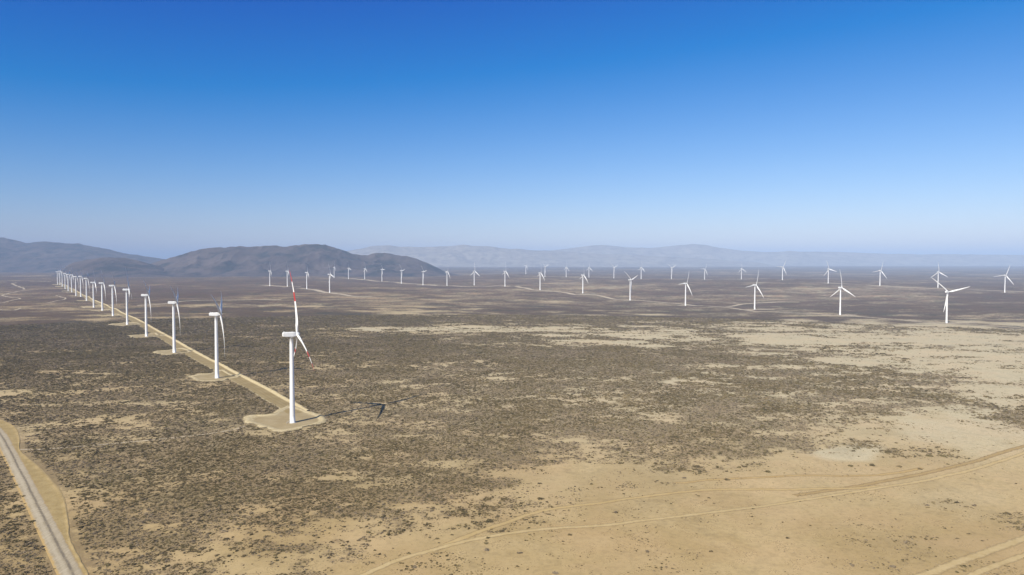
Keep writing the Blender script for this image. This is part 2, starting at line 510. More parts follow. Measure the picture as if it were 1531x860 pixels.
build_hill('hills', [(440, 384), (480, 380), (520, 374), (545, 369), (565, 366), (580, 366), (600, 368.5), (620, 368), (640, 367.5), (660, 367), (678, 365.8), (690, 364.8), (705, 366),
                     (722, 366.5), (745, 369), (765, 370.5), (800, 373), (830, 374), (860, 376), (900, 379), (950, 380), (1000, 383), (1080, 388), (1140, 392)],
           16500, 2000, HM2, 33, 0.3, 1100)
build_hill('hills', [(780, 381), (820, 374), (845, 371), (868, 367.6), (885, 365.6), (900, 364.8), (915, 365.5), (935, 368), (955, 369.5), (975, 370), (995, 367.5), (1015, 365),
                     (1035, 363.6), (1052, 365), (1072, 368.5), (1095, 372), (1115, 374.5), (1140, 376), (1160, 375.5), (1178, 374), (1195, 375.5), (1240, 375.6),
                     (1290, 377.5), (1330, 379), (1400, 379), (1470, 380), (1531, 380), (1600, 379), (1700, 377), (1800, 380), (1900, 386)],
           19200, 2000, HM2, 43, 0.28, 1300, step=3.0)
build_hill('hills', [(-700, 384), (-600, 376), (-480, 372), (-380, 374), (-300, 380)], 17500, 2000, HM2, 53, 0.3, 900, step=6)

# ------------------------------------------------------------------ roads, tracks, pads
EXCL = []      # (kind, data) for shrub clearing
def resample(pts, step):
    p = np.array(pts, float)
    # Catmull-Rom smoothing then even steps
    q = [p[0]]
    for i in range(len(p) - 1):
        p0 = p[max(i - 1, 0)]; p1 = p[i]; p2 = p[i + 1]; p3 = p[min(i + 2, len(p) - 1)]
        n = max(2, int(np.linalg.norm(p2 - p1) / step))
        for k in range(1, n + 1):
            t = k / n
            q.append(0.5 * ((2 * p1) + (-p0 + p2) * t + (2 * p0 - 5 * p1 + 4 * p2 - p3) * t * t + (-p0 + 3 * p1 - 3 * p2 + p3) * t ** 3))
    return np.array(q)

def ribbon(name, pixels, width, mat, lift=0.08, step=4.0, cols=9, profile=None, world_pts=None, clear=True, wiggle=0.0, adjust=None):
    pts = world_pts if world_pts is not None else [ground_hit(*p) for p in pixels]
    q = resample(pts, step)
    tg = np.gradient(q, axis=0); tg /= np.linalg.norm(tg, axis=1)[:, None] + 1e-9
    nr = np.stack([tg[:, 1], -tg[:, 0]], 1)         # right-hand side
    if wiggle: q = q + nr * ((fbm(q[:, 0], q[:, 1], 30, 2, 91) - .5) * wiggle)[:, None]
    u = np.linspace(-1, 1, cols)
    wv = (width(q) if callable(width) else np.full(len(q), width)) / 2
    V = q[:, None] + nr[:, None] * (u[None, :, None] * wv[:, None, None])
    x = V[..., 0].ravel(); y = V[..., 1].ravel()
    z = terrain(x, y) + lift * (1 - 0.93 * smooth(.72, 1.0, np.abs(np.broadcast_to(u, (len(q), cols)).ravel()))) + 0.00006 * np.maximum(np.hypot(x, y) - 500, 0)
    U = np.broadcast_to(u, (len(q), cols)).ravel()
    if adjust is not None: U = adjust(U, x, y)
    if profile is not None: z = z + profile(U, x, y)
    me = np_mesh(name, np.stack([x, y, z], 1), grid_faces(len(q), cols)[:, ::-1])
    attr(me, 'across', U)
    o = link(name, me, mat); tag(o, kind='structure')
    if clear: EXCL.append((q, float(np.max(wv)) * 0.8))
    return o

M_TRACK = soil_material('sandy_track', (0.465, 0.345, 0.165), (0.535, 0.41, 0.215), stripes=False)
M_FARTRACK = soil_material('far_track', (0.46, 0.375, 0.26), (0.56, 0.47, 0.34))

# service road beside the left row: brown floor, pale spoil bank on both sides
def corridor_material():
    g = NT('graded_road')
    P = g.pos()
    n1 = g.noise(P, 0.07, 4, 0.6); n2 = g.noise(P, 0.5, 4, 0.65)
    floor_ = g.mix(g.sstep(n1, 0.35, 0.65), (0.300, 0.225, 0.105), (0.350, 0.268, 0.135))
    a = g.attr('across')
    w = g.math('ABSOLUTE', g.math('SUBTRACT', g.math('ABSOLUTE', g.math('ADD', a, 0.2)), 0.17))
    floor_ = g.mix(g.math('MULTIPLY', g.math('SUBTRACT', 1.0, g.sstep(w, 0.02, 0.1)), 0.5), floor_, (0.25, 0.19, 0.09))
    bank = g.mix(g.sstep(n2, 0.36, 0.64), (0.46, 0.37, 0.205), (0.55, 0.455, 0.275))
    aa = g.math('ADD', g.math('ABSOLUTE', g.math('ADD', a, 0.18)), g.math('MULTIPLY', g.math('SUBTRACT', n2, .5), 0.16))
    col = g.mix(g.sstep(aa, 0.56, 0.66), floor_, bank)
    b = g.bsdf(col, 0.95, g.bump(n2, 0.4, 0.5), 0.05)
    e = g.math('ADD', g.math('ABSOLUTE', a), g.math('MULTIPLY', g.math('SUBTRACT', g.noise(P, 0.13, 4, 0.65), 0.5), 0.5))
    tr = g.n('ShaderNodeBsdfTransparent'); mx = g.n('ShaderNodeMixShader')
    g.put(mx.inputs[0], g.sstep(e, 0.94, 0.86)); g.t.links.new(tr.outputs[0], mx.inputs[1]); g.t.links.new(b, mx.inputs[2])
    return g.done(mx.outputs[0])

road_px = [(447, 617), (418, 600), (385, 581), (344, 559.5), (291, 531), (266, 516.5), (243, 503), (220, 489.5), (197, 476.5), (174, 465.8),
           (158, 458.5), (140, 450.5), (128.5, 444), (110, 434.5), (98, 428.5), (88, 423)]
# pad of every turbine of the left row: the surveyed outline of the first, set down beside each tower
t1 = np.array(T[0][2:4])
pad_px = [(360, 625), (366, 631), (378, 638), (392, 643.5), (408, 646), (425, 646), (441, 645), (456, 641), (472, 636), (488, 631.5), (497, 628),
          (489, 624.5), (478, 621), (462, 613.5), (446, 606), (430, 606.5), (415, 614.5), (404, 617.5), (388, 619.5), (372, 622)]
pad_rel = np.array([ground_hit(*p) for p in pad_px]) - t1
def pad_material():
    g = NT('turbine_pad')
    P = g.pos()
    n1 = g.noise(P, 0.06, 4, 0.6); n2 = g.noise(P, 0.45, 4, 0.65)
    a = g.attr('across')
    floor_ = g.mix(g.sstep(n1, 0.35, 0.65), (0.345, 0.267, 0.145), (0.40, 0.318, 0.185))
    bank = g.mix(g.sstep(n2, 0.36, 0.64), (0.46, 0.37, 0.205), (0.56, 0.465, 0.29))
    col = g.mix(g.sstep(g.math('ADD', a, g.math('MULTIPLY', g.math('SUBTRACT', n2, .5), .12)), 0.70, 0.78), floor_, bank)
    b = g.bsdf(col, 0.95, g.bump(n2, 0.4, 0.5), 0.05)
    e = g.math('ADD', a, g.math('MULTIPLY', g.math('SUBTRACT', g.noise(P, 0.11, 5, 0.7), 0.5), 0.42))
    tr = g.n('ShaderNodeBsdfTransparent'); mx = g.n('ShaderNodeMixShader')
    g.put(mx.inputs[0], g.sstep(e, 0.98, 0.90)); g.t.links.new(tr.outputs[0], mx.inputs[1]); g.t.links.new(b, mx.inputs[2])
    return g.done(mx.outputs[0])
M_PAD = pad_material()
PADS = []
for i in range(17):
    c0 = np.array(T[i][2:4])
    # the pad turns with the row, whose bearing hardly changes
    w_ = random.uniform(-.12, .12) if i else 0.0
    poly = (pad_rel * (1.0 if i == 0 else random.uniform(0.80, 1.05)) * (1 + .1 * np.sin(np.arange(len(pad_rel)) * 1.7 + 3 * i))[:, None]) @ np.array([[math.cos(w_), -math.sin(w_)], [math.sin(w_), math.cos(w_)]]) + c0
    ctr = poly.mean(0) if i else t1 + np.array([-3.0, 8.0])
    m = len(poly)
    dense = []
    for k in range(m):
        for s in range(4): dense.append(poly[k] + (poly[(k + 1) % m] - poly[k]) * s / 4)
    dense = np.array(dense)
    rings = np.array([0.02, 0.2, 0.4, 0.55, 0.65, 0.72, 0.78, 0.84, 0.9, 0.95, 1.0])
    V = ctr + rings[:, None, None] * (np.vstack([dense, dense[:1]]) - ctr)[None]
    U = np.broadcast_to(rings[:, None], V.shape[:2]).ravel()
    x = V[..., 0].ravel(); y = V[..., 1].ravel()
    z = terrain(x, y) + 0.12 + 0.00006 * np.hypot(x, y) + smooth(.74, .84, U) * (1 - smooth(.86, 1, U)) * 0.9 * (0.4 + fbm(x, y, 8, 3, 17 + i))
    me = np_mesh('turbine_pad', np.stack([x, y, z], 1), grid_faces(len(rings), len(dense) + 1))
    attr(me, 'across', U)
    o = link('turbine_pad', me, M_PAD); tag(o, kind='structure')
    PADS.append((poly, ctr))

def bank_profile(U, x, y):
    hgt = smooth(.45, .72, U) * (1 - smooth(.78, 1.0, U)) * 1.3 + smooth(-.78, -.9, U) * (1 - smooth(-.9, -1.0, U)) * 0.5
    return hgt * (0.5 + fbm(x, y, 9, 3, 97))
def open_to_pads(U, x, y):
    U = U.copy()
    for poly, ctr in PADS:
        near = (np.hypot(x - ctr[0], y - ctr[1]) < 75) & (U < 0.1)
        idx = np.nonzero(near)[0]
        if len(idx):
            hit = in_poly(x[idx], y[idx], ctr + (poly - ctr) * 0.82)
            U[idx[hit]] = np.maximum(U[idx[hit]], -0.62)
    return U
ribbon('dirt_road', road_px, 25.0, corridor_material(), lift=0.32, step=4, cols=41, profile=bank_profile, adjust=open_to_pads)

# gravel road, bottom left, with its sandy verge and bulging lay-by
def gravel_material():
    g = NT('gravel_road')
    P = g.pos(); a = g.attr('across')
    mp = g.n('ShaderNodeMapping'); g.put(mp.inputs['Vector'], P)
    mp.inputs['Rotation'].default_value = (0, 0, R(-24)); mp.inputs['Scale'].default_value = (1.0, 0.12, 1.0)   # drawn out along the road
    st = g.noise(mp.outputs[0], 0.9, 4, 0.65)
    n1 = g.noise(P, 0.05, 4, 0.6); n2 = g.noise(P, 1.2, 4, 0.65); n3 = g.noise(P, 0.35, 4, 0.65)
    f = g.math('ADD', g.math('MULTIPLY', n1, 0.4), g.math('MULTIPLY', st, 0.6))
    col = g.mix(g.sstep(f, 0.38, 0.62), (0.340, 0.282, 0.190), (0.465, 0.395, 0.285))
    wob = g.math('ADD', g.math('MULTIPLY', g.math('SUBTRACT', g.noise(P, 0.02, 2, .5), .5), 0.3), g.math('MULTIPLY', g.math('SUBTRACT', n3, .5), 0.22))
    s = g.math('ABSOLUTE', g.math('ADD', g.math('ADD', a, 0.10), wob))
    col = g.mix(g.math('MULTIPLY', g.math('SUBTRACT', 1.0, g.sstep(s, 0.03, 0.20)), g.math('MULTIPLY', g.sstep(st, 0.25, 0.55), 0.85)), col, (0.140, 0.117, 0.088))
    s = g.math('ABSOLUTE', g.math('ADD', g.math('SUBTRACT', a, 0.36), wob))
    col = g.mix(g.math('MULTIPLY', g.math('SUBTRACT', 1.0, g.sstep(s, 0.06, 0.28)), 0.6), col, (0.51, 0.44, 0.32))
    s = g.math('ABSOLUTE', g.math('ADD', g.math('ADD', a, 0.52), wob))
    col = g.mix(g.math('MULTIPLY', g.math('SUBTRACT', 1.0, g.sstep(s, 0.06, 0.28)), 0.4), col, (0.46, 0.385, 0.27))
    e = g.math('ADD', g.math('ABSOLUTE', a), g.math('MULTIPLY', g.math('SUBTRACT', n3, .5), .55))
    col = g.mix(g.sstep(e, 0.66, 0.92), col, SAND_Y)
    col = g.mix(g.math('MULTIPLY', g.sstep(n2, 0.5, 0.7), 0.35), col, (0.2, 0.16, 0.10))
    return g.done(g.bsdf(col, 0.9, g.bump(n2, 0.3, 0.1), 0.1))
def verge_material():
    g = NT('sandy_verge')
    P = g.pos(); a = g.math('ABSOLUTE', g.attr('across'))
    n1 = g.noise(P, 0.12, 4, 0.6); n2 = g.noise(P, 0.9, 3, 0.6)
    col = g.mix(g.sstep(n1, 0.36, 0.64), (0.335, 0.245, 0.108), (0.405, 0.305, 0.145))
    col = g.mix(g.math('MULTIPLY', g.sstep(n2, .5, .65), .35), col, (0.22, 0.165, 0.075))
    col = g.mix(g.sstep(g.math('ADD', a, g.math('MULTIPLY', g.math('SUBTRACT', n1, .5), .5)), 0.72, 0.95), col, (0.47, 0.345, 0.165))
    return g.done(g.bsdf(col, 0.95, g.bump(n2, 0.3, 0.3), 0.05))
M_VERGE = verge_material()
layby = [(-26, 618), (0, 628), (10, 631), (25, 640), (30, 655), (29, 672), (42, 686), (60, 702), (76, 718), (91, 736), (100, 756), (104, 776), (104, 802), (112, 822), (124, 840),
         (135, 862), (150, 900), (90, 900), (78, 850), (62, 790), (46, 750), (24, 704), (0, 660), (-26, 632)]
lw = np.array([ground_hit(*p) for p in layby])
lc = np.array([ground_hit(*p) for p in [(-26, 624), (0, 645), (12, 655), (18, 662), (24, 672), (30, 688), (40, 702), (55, 728), (72, 760), (86, 790), (98, 824), (110, 856), (128, 900)]])
def build_verge():
    # strip between the left and right surveyed outlines
    L = np.array([ground_hit(*p) for p in [(-26, 640), (-8, 652), (0, 664), (12, 684), (24, 706), (36, 730), (48, 756), (60, 784), (72, 812), (84, 838), (96, 862), (116, 905), (150, 975), (195, 1070), (250, 1185)]])
    Rr = np.array([ground_hit(*p) for p in [(-26, 616), (0, 627), (22, 637), (30, 655), (31, 673), (62, 701), (92, 735), (103, 774), (105, 803), (121, 836), (135, 862), (158, 905), (188, 970), (232, 1062), (285, 1175)]])
    L = resample(L, 4)
    t = np.linspace(0, 1, len(L)); tr_ = np.linspace(0, 1, len(Rr))
    Rr = resample(Rr, 4); tr_ = np.linspace(0, 1, len(Rr))
    Rr = np.stack([np.interp(t, tr_, Rr[:, 0]), np.interp(t, tr_, Rr[:, 1])], 1)
    nrm = (Rr - L) / np.linalg.norm(Rr - L, axis=1)[:, None]
    Rr = Rr + nrm * ((fbm(Rr[:, 0], Rr[:, 1], 5, 3, 141) - .5) * 3.0)[:, None]
    L = L - nrm * ((fbm(L[:, 0], L[:, 1], 5, 3, 142) - .5) * 3.0)[:, None]
    u = np.linspace(-1, 1, 25)
    V = L[:, None] + (Rr - L)[:, None] * ((u + 1) / 2)[None, :, None]
    x = V[..., 0].ravel(); y = V[..., 1].ravel(); U = np.broadcast_to(u, V.shape[:2]).ravel()
    z = terrain(x, y) + 0.12 * (1 - smooth(.9, 1, np.abs(U))) + 0.02 + smooth(.6, .85, U) * (1 - smooth(.88, 1.0, U)) * (fbm(x, y, 6, 3, 143)) * 0.35
    me = np_mesh('road_verge', np.stack([x, y, z], 1), grid_faces(len(L), 25)[:, ::-1])
    attr(me, 'across', U)
    o = link('road_verge', me, M_VERGE); tag(o, kind='structure')
    mid = (L + Rr) / 2
    for a, b in zip(L[::2], Rr[::2]):
        EXCL.append((np.array([a + (b - a) * s for s in np.linspace(.08, .92, 7)]), 4.5))
build_verge()
gravel_px = [(-40, 606), (-18, 630), (0, 650), (12, 672), (24, 694.5), (38, 722), (52, 750), (66, 778), (80, 806), (93, 832), (106, 858), (126, 900), (160, 970), (205, 1065), (260, 1180)]
ribbon('gravel_road', gravel_px, 10.5, gravel_material(), lift=0.25, step=3, cols=11)

# tracks over the sand in the foreground
trk = [(120, 1010), (260, 960), (390, 920), (480, 888), (544, 860), (596, 836), (648, 822), (694, 810.5), (759, 798), (825, 790), (900, 785.5), (980, 776), (1065, 766), (1130, 758), (1188, 750), (1240, 742), (1292, 733), (1340, 725.5), (1395, 716),
       (1440, 706), (1480, 694), (1518, 682), (1580, 662), (1660, 640), (1800, 610), (2000, 575), (2300, 540)]
ribbon('sandy_track', trk, 5.2, M_TRACK, lift=0.08, step=3, wiggle=2)
ribbon('sandy_track', [(640, 826), (668, 815), (694, 804), (726, 792), (759, 781), (790, 770), (825, 762), (862, 757), (900, 752), (960, 743), (1010, 737), (1065, 733), (1130, 732), (1188, 732), (1271, 730), (1320, 727)],
       6.0, soil_material('sandy_track_faint', (0.45, 0.325, 0.145), (0.50, 0.37, 0.18)), lift=0.06, step=3, wiggle=3)
ribbon('sandy_track', [(1000, 1020), (1150, 955), (1270, 905), (1350, 872), (1386, 859), (1430, 842), (1480, 824), (1531, 805), (1600, 782), (1750, 735), (1950, 680), (2250, 620)], 7.5, M_TRACK, lift=0.08, step=3, wiggle=1)
ribbon('sandy_track', [(1080, 1030), (1220, 965), (1340, 910), (1420, 876), (1456, 860), (1494, 844), (1531, 830), (1600, 806), (1750, 757), (1960, 698), (2260, 634)], 5.5, M_TRACK, lift=0.08, step=3, wiggle=1)
ribbon('sandy_track', [(1010, 722), (1100, 716), (1200, 712), (1290, 712), (1380, 700)], 5.0, soil_material('old_track', (0.43, 0.30, 0.13), (0.47, 0.34, 0.16)), lift=0.04, step=3, wiggle=5, clear=False)
M_RUT = soil_material('sand_rut', (0.37, 0.26, 0.115), (0.41, 0.295, 0.14))
ribbon('sandy_track', [(1188, 741), (1271, 729), (1330, 718), (1395, 705), (1450, 692), (1500, 676), (1560, 660)], 6.0, M_RUT, lift=0.05, step=3, clear=False)
ribbon('sandy_track', [(26, 672), (58, 672.5), (92, 670), (150, 665), (227, 658), (290, 651), (345, 643), (366, 637)], 3.2, M_FARTRACK, lift=0.07, step=4, clear=True, wiggle=3)
# tracks along the right-hand rows and over the far plain
FAR = [
    [(640, 426), (680, 428), (720, 428.4), (752, 427.6), (778, 430), (796, 433.5), (818, 435.3), (848, 438.2), (861, 441), (887, 441), (907, 445), (922, 448), (965, 450.3), (997, 453),
     (1029, 456), (1083, 459.8), (1116, 464), (1130, 466), (1169, 467.5), (1224, 470), (1287, 474), (1340, 478), (1395, 483), (1438, 485), (1531, 491), (1600, 496)],
    [(506, 415.6), (528, 416.8), (548, 418.8), (578, 421.6), (601, 423.3), (627, 425.2), (652, 426.4)],
    [(390, 426.6), (404, 427.2), (429, 429.5)], [(446, 431), (459, 432.2), (491, 438), (526, 443), (556, 444)],
    [(1195, 421.5), (1239, 423), (1314, 428), (1400, 431.8), (1470, 434), (1505, 435.6), (1560, 437)],
    [(-10, 454), (6, 452.6), (18, 449.5), (30, 447), (18, 445), (4, 442.4), (10, 440), (23, 437), (35, 434.8), (50, 433.8)],
    [(36, 433), (35, 431), (28, 428.4), (22, 426.4), (18, 424.6), (25, 423)], [(-15, 421), (10, 420.6)], [(45, 421.6), (60, 421.3), (75, 421.6)],
    [(-10, 462), (8, 464), (22, 464), (32, 461)], [(70, 453.5), (85, 450), (98, 446), (84, 442)],
    [(205, 457), (240, 455), (300, 449.5), (360, 448.8), (420, 448.5)], [(1195, 452), (1160, 452), (1110, 455), (1085, 459)]]
FARW = [.0135, .0135, .0135, .0135, .0135, .0036, .0034, .007, .007, .004, .003, .009, .010]
for k, p in enumerate(FAR):
    ribbon('dirt_track', p, (lambda q, w=FARW[k]: np.clip(np.hypot(q[:, 0], q[:, 1]) * w, 8, 62)), M_FARTRACK, lift=0.6, step=14, cols=7, clear=(k == 0))

# bare working areas at the feet of the right-hand turbines
for t in T[17:]:
    x0, y0 = t[2], t[3]
    L = random.uniform(40, 85)
    s = random.choice((-1, 1))
    ribbon('turbine_pad', None, random.uniform(30, 50), M_FARTRACK, lift=0.75, step=6, cols=7, world_pts=[(x0 - L * .45, y0 - 4), (x0, y0), (x0 + L, y0 + 6 * s)], clear=False)

# ------------------------------------------------------------------ wind turbines
def paint(name, c, rough=0.45):
    g = NT(name)
    n = g.noise(g.n('ShaderNodeTexCoord').outputs['Object'], 0.35, 4, 0.6)
    col = g.mix(g.sstep(n, 0.3, 0.75), c, tuple(v * 0.96 for v in c))
    return g.done(g.bsdf(col, rough, None, 0.35))
M_WHITE = paint('white_paint', (0.84, 0.84, 0.83))
M_RED = paint('red_paint', (0.52, 0.035, 0.03))
M_DOOR = paint('door_paint', (0.38, 0.40, 0.41))
M_CONC = paint('concrete', (0.42, 0.39, 0.34), 0.9)

def lathe(name, prof, seg=28, axis='Z'):
    """prof: list of (radius, height)"""
    bm = bmesh.new(); rings = []
    for r, h in prof:
        ring = []
        for k in range(seg):
            a = 2 * math.pi * k / seg
            co = (r * math.cos(a), r * math.sin(a), h) if axis == 'Z' else (h, r * math.cos(a), r * math.sin(a))
            ring.append(bm.verts.new(co))
        rings.append(ring)
    for a, b in zip(rings, rings[1:]):
        for k in range(seg):
            bm.faces.new((a[k], a[(k + 1) % seg], b[(k + 1) % seg], b[k]))
    bm.faces.new(rings[0]); bm.faces.new(rings[-1])
    bmesh.ops.recalc_face_normals(bm, faces=bm.faces)
    for f in bm.faces: f.smooth = len(f.verts) == 4
    me = bpy.data.meshes.new(name); bm.to_mesh(me); bm.free()
    return me

TOWER_TOP = 77.7
def tower_mesh():
    p = []
    for h in (0.3, 0.3001):
        p.append((2.45 if h > .3 else 2.5, h))
    for k in range(1, 13):
        t = k / 12; h = 0.3 + (TOWER_TOP - 0.3) * t
        r = 2.35 + (1.6 - 2.35) * t
        p.append((r, h))
    p += [(1.85, TOWER_TOP), (1.85, TOWER_TOP + .45)]
    return lathe('tower', p, 32)

def nacelle_mesh():
    bm = bmesh.new()
    # loft of rounded rectangles along x
    secs = [(-7.7, 1.65, 78.75, 81.75), (-7.4, 1.85, 78.45, 82.0), (-3.0, 2.0, 78.1, 82.25), (1.5, 2.0, 78.05, 82.25), (3.2, 1.75, 78.3, 82.0), (3.9, 1.45, 78.6, 81.5)]
    rings = []
    for (x, w, z0, z1) in secs:
        r = 0.45; ring = []
        for (cy, cz, a0) in ((w - r, z1 - r, 0), (-w + r, z1 - r, 90), (-w + r, z0 + r, 180), (w - r, z0 + r, 270)):
            for k in range(4):
                a = R(a0 + 30 * k)
                ring.append(bm.verts.new((x, cy + r * math.cos(a), cz + r * math.sin(a))))
        rings.append(ring)
    n = len(rings[0])
    for a, b in zip(rings, rings[1:]):
        for k in range(n): bm.faces.new((a[k], a[(k + 1) % n], b[(k + 1) % n], b[k]))
    bm.faces.new(rings[0]); bm.faces.new(rings[-1])
    # roof hatch and rear cooling intake
    for (c, s) in (((-4.6, 0, 82.3), (2.2, 1.6, 0.28)), ((-6.3, 0, 82.45), (0.5, 2.6, 0.9)), ((0.6, 0, 82.3), (1.4, 1.4, 0.2))):
        bmesh.ops.create_cube(bm, size=1, matrix=Matrix.Translation(c) @ Matrix.Diagonal((*s, 1)))
    bmesh.ops.recalc_face_normals(bm, faces=bm.faces)
    me = bpy.data.meshes.new('nacelle'); bm.to_mesh(me); bm.free()
    return me

def mast_mesh():
    bm = bmesh.new()
    for (x, y, r, z0, z1) in ((-7.0, 0.6, .05, 82, 84.0), (-7.0, -0.6, .05, 82, 84.0)):
        bmesh.ops.create_cone(bm, cap_ends=True, segments=8, radius1=r, radius2=r, depth=z1 - z0, matrix=Matrix.Translation((x, y, (z0 + z1) / 2)))
    bmesh.ops.create_cone(bm, cap_ends=True, segments=8, radius1=.05, radius2=.05, depth=1.4, matrix=Matrix.Translation((-7.0, 0, 83.7)) @ Matrix.Rotation(R(90), 4, 'X'))
    me = bpy.data.meshes.new('wind_sensor'); bm.to_mesh(me); bm.free()
    return me

HUBX, TILT = 5.1, 6.0
def hub_mesh():
    return lathe('hub', [(1.2, -1.35), (1.65, -1.2), (1.85, -.6), (1.85, .5), (1.7, 1.1), (1.35, 1.7), (.85, 2.15), (.3, 2.4), (.05, 2.45)], 24, 'X')

TIP = 54.5
def blade_mesh(bands, root_pitch=26.0, tip_pitch=9.0, cone=0.075, flap=0.105, wide=1.0):
    """root at the hub centre, radial +Z, leading edge towards +Y, upwind +X"""
    N, S = 16, 44
    rr = np.concatenate([np.linspace(1.0, 6, 6), np.linspace(7.4, TIP, S - 6)])
    bm = bmesh.new(); rings = []
    for r in rr:
        s = (r - 1.0) / (TIP - 1.0)
        k = min(max((r - 2.5) / 8.5, 0), 1); k = k * k * (3 - 2 * k)      # root circle -> aerofoil
        chord = 2.1 * (1 - k) + k * (4.6 * (1 - s) ** 0.85 + 0.5)
        if s > .97: chord *= max(0.15, (1 - (s - .97) / .03) ** .5)
        thick = (1 - k) * 1.0 + k * (0.34 - 0.18 * min(s * 1.6, 1))
        beta = R(root_pitch * (1 - s) ** 1.4 + tip_pitch)
        chord *= wide if k > .5 else 1.0
        off = TIP * (cone * s - flap * s * s)                            # precone and flap bending
        c = Vector((math.sin(beta), math.cos(beta), 0)); nrm = Vector((math.cos(beta), -math.sin(beta), 0))
        ring = []
        for j in range(N):
            a = 2 * math.pi * j / N
            u = 0.5 * math.cos(a)                                          # +.5 leading edge
            foil = 0.5 * math.sin(a) * thick * ((1 - k) + k * (0.35 + 0.65 * (u + .5)) * 1.15)
            p = c * ((u - 0.15 * k) * chord) + nrm * (foil * chord) + Vector((off, 0, r * (1.075 if bands else 1.0)))
            ring.append(bm.verts.new(p))
        rings.append((s, ring))
    for (s0, a), (s1, b) in zip(rings, rings[1:]):
        m = 0.5 * (s0 + s1)
        for j in range(N):
            f = bm.faces.new((a[j], a[(j + 1) % N], b[(j + 1) % N], b[j])); f.smooth = True
            if bands and (0.49 < m < 0.64 or m > 0.82): f.material_index = 1
    bm.faces.new(rings[0][1]); bm.faces.new(rings[-1][1])
    bmesh.ops.recalc_face_normals(bm, faces=bm.faces)
    me = bpy.data.meshes.new('blade'); bm.to_mesh(me); bm.free()
    return me

def pose(o, th):
    Mx = Matrix.Translation((HUBX, 0, HUB)) @ Matrix.Rotation(R(-TILT), 4, 'Y') @ Matrix.Rotation(R(th), 4, 'X')
    o.matrix_local = Mx

def make_turbine(bands):
    root = bpy.data.objects.new('wind_turbine', None); COL.objects.link(root)
    link('foundation', lathe('foundation', [(3.4, -.6), (3.4, .15), (3.0, .3)], 28), M_CONC, root)
    link('tower', tower_mesh(), M_WHITE, root)
    bm = bmesh.new()
    bmesh.ops.create_cube(bm, size=1, matrix=Matrix.Translation((-2.36, 0, 2.75)) @ Matrix.Diagonal((0.16, 1.0, 2.3, 1)))
    bmesh.ops.bevel(bm, geom=list(bm.edges), offset=0.03, segments=1)
    me = bpy.data.meshes.new('door'); bm.to_mesh(me); bm.free()
    link('door', me, M_DOOR, root)
    bm = bmesh.new()
    bmesh.ops.create_cube(bm, size=1, matrix=Matrix.Translation((-3.0, 0, 1.5)) @ Matrix.Diagonal((1.3, 1.4, 0.12, 1)))
    for k in range(6):
        bmesh.ops.create_cube(bm, size=1, matrix=Matrix.Translation((-3.85 - .28 * k, 0, 1.28 - .22 * k)) @ Matrix.Diagonal((0.3, 1.2, 0.06, 1)))
    for yy in (-.68, .68):
        bmesh.ops.create_cube(bm, size=1, matrix=Matrix.Translation((-4.5, yy, .78)) @ Matrix.Rotation(R(-38), 4, 'Y') @ Matrix.Diagonal((2.3, 0.07, 0.22, 1)))
        bmesh.ops.create_cube(bm, size=1, matrix=Matrix.Translation((-4.5, yy, 1.75)) @ Matrix.Rotation(R(-38), 4, 'Y') @ Matrix.Diagonal((2.3, 0.05, 0.05, 1)))
        for xx, z0 in ((-3.6, 1.5), (-5.3, 0.1)):
            bmesh.ops.create_cube(bm, size=1, matrix=Matrix.Translation((xx, yy, z0 + .5)) @ Matrix.Diagonal((0.06, 0.06, 1.1, 1)))
    me = bpy.data.meshes.new('stairs'); bm.to_mesh(me); bm.free()
    link('stairs', me, M_CONC, root)
    link('nacelle', nacelle_mesh(), M_WHITE, root)
    link('wind_sensor', mast_mesh(), M_CONC, root)
    h = link('hub', hub_mesh(), M_WHITE, root); pose(h, 0)
    bmesh_ = blade_mesh(bands, -4.0, -7.0, 0.115, 0.105, 1.15) if bands else blade_mesh(bands)
    for m in ((M_WHITE, M_RED) if bands else (M_WHITE,)): bmesh_.materials.append(m)
    for k in range(3):
        b = link('blade', bmesh_, None, root); pose(b, 120 * k)
    return root

def copy_turbine(src):
    r = src.copy(); COL.objects.link(r)
    for ch in src.children:
        c = ch.copy(); COL.objects.link(c); c.parent = r
    return r

def set_rotor(root, th):
    k = 0
    for ch in root.children:
        if ch.name.startswith('blade'):
            pose(ch, th + 120 * k); k += 1

LABELS = ['nearest white wind turbine with red banded blades, on the sandy pad beside the dirt road']
LABELS += ['white wind turbine %s from the front in the long left line along the dirt road' % ORD[i] for i in range(1, 16)]
LABELS += ['tiny white wind turbine at the far end of the left line, before the hills']
LABELS += ['leftmost of four white turbines standing before the brown hill, one blade straight up',
           'white turbine behind the red blade tip of the nearest turbine, below the hill',
           'third from left of four white turbines below the hill, right of the red tip',
           'rightmost and nearest of four white turbines below the hill, at the pale track end']
near_pose = ['one blade up', 'blades tilted left', 'blades in an upright star', 'blades spread in a V', 'blades spread in a V', 'blades spread in a V', 'one blade leaning right',
             'blades in a wide upright star', 'one blade nearly upright', 'a blade leaning right', 'a blade leaning right', 'one blade raised to upper left', 'a blade raised to upper right',
             'a blade raised to upper right', 'blades in an upright star', 'rotor as a wide Y']
n = len(near_row)
for i in range(n):
    if i == 0: s = 'first and most distant white turbine at the left end of the long right-hand row'
    elif i == n - 1: s = 'nearest white turbine of the long right-hand row, far right, rotor as a wide Y'
    elif i < 8: s = 'white turbine %s from left in the long right-hand row, %s' % (ORD[i], near_pose[i])
    else: s = 'white turbine %s from right in the long right-hand row, %s' % (ORD[n - 1 - i], near_pose[i])
    LABELS.append(s)
n = len(far_row)
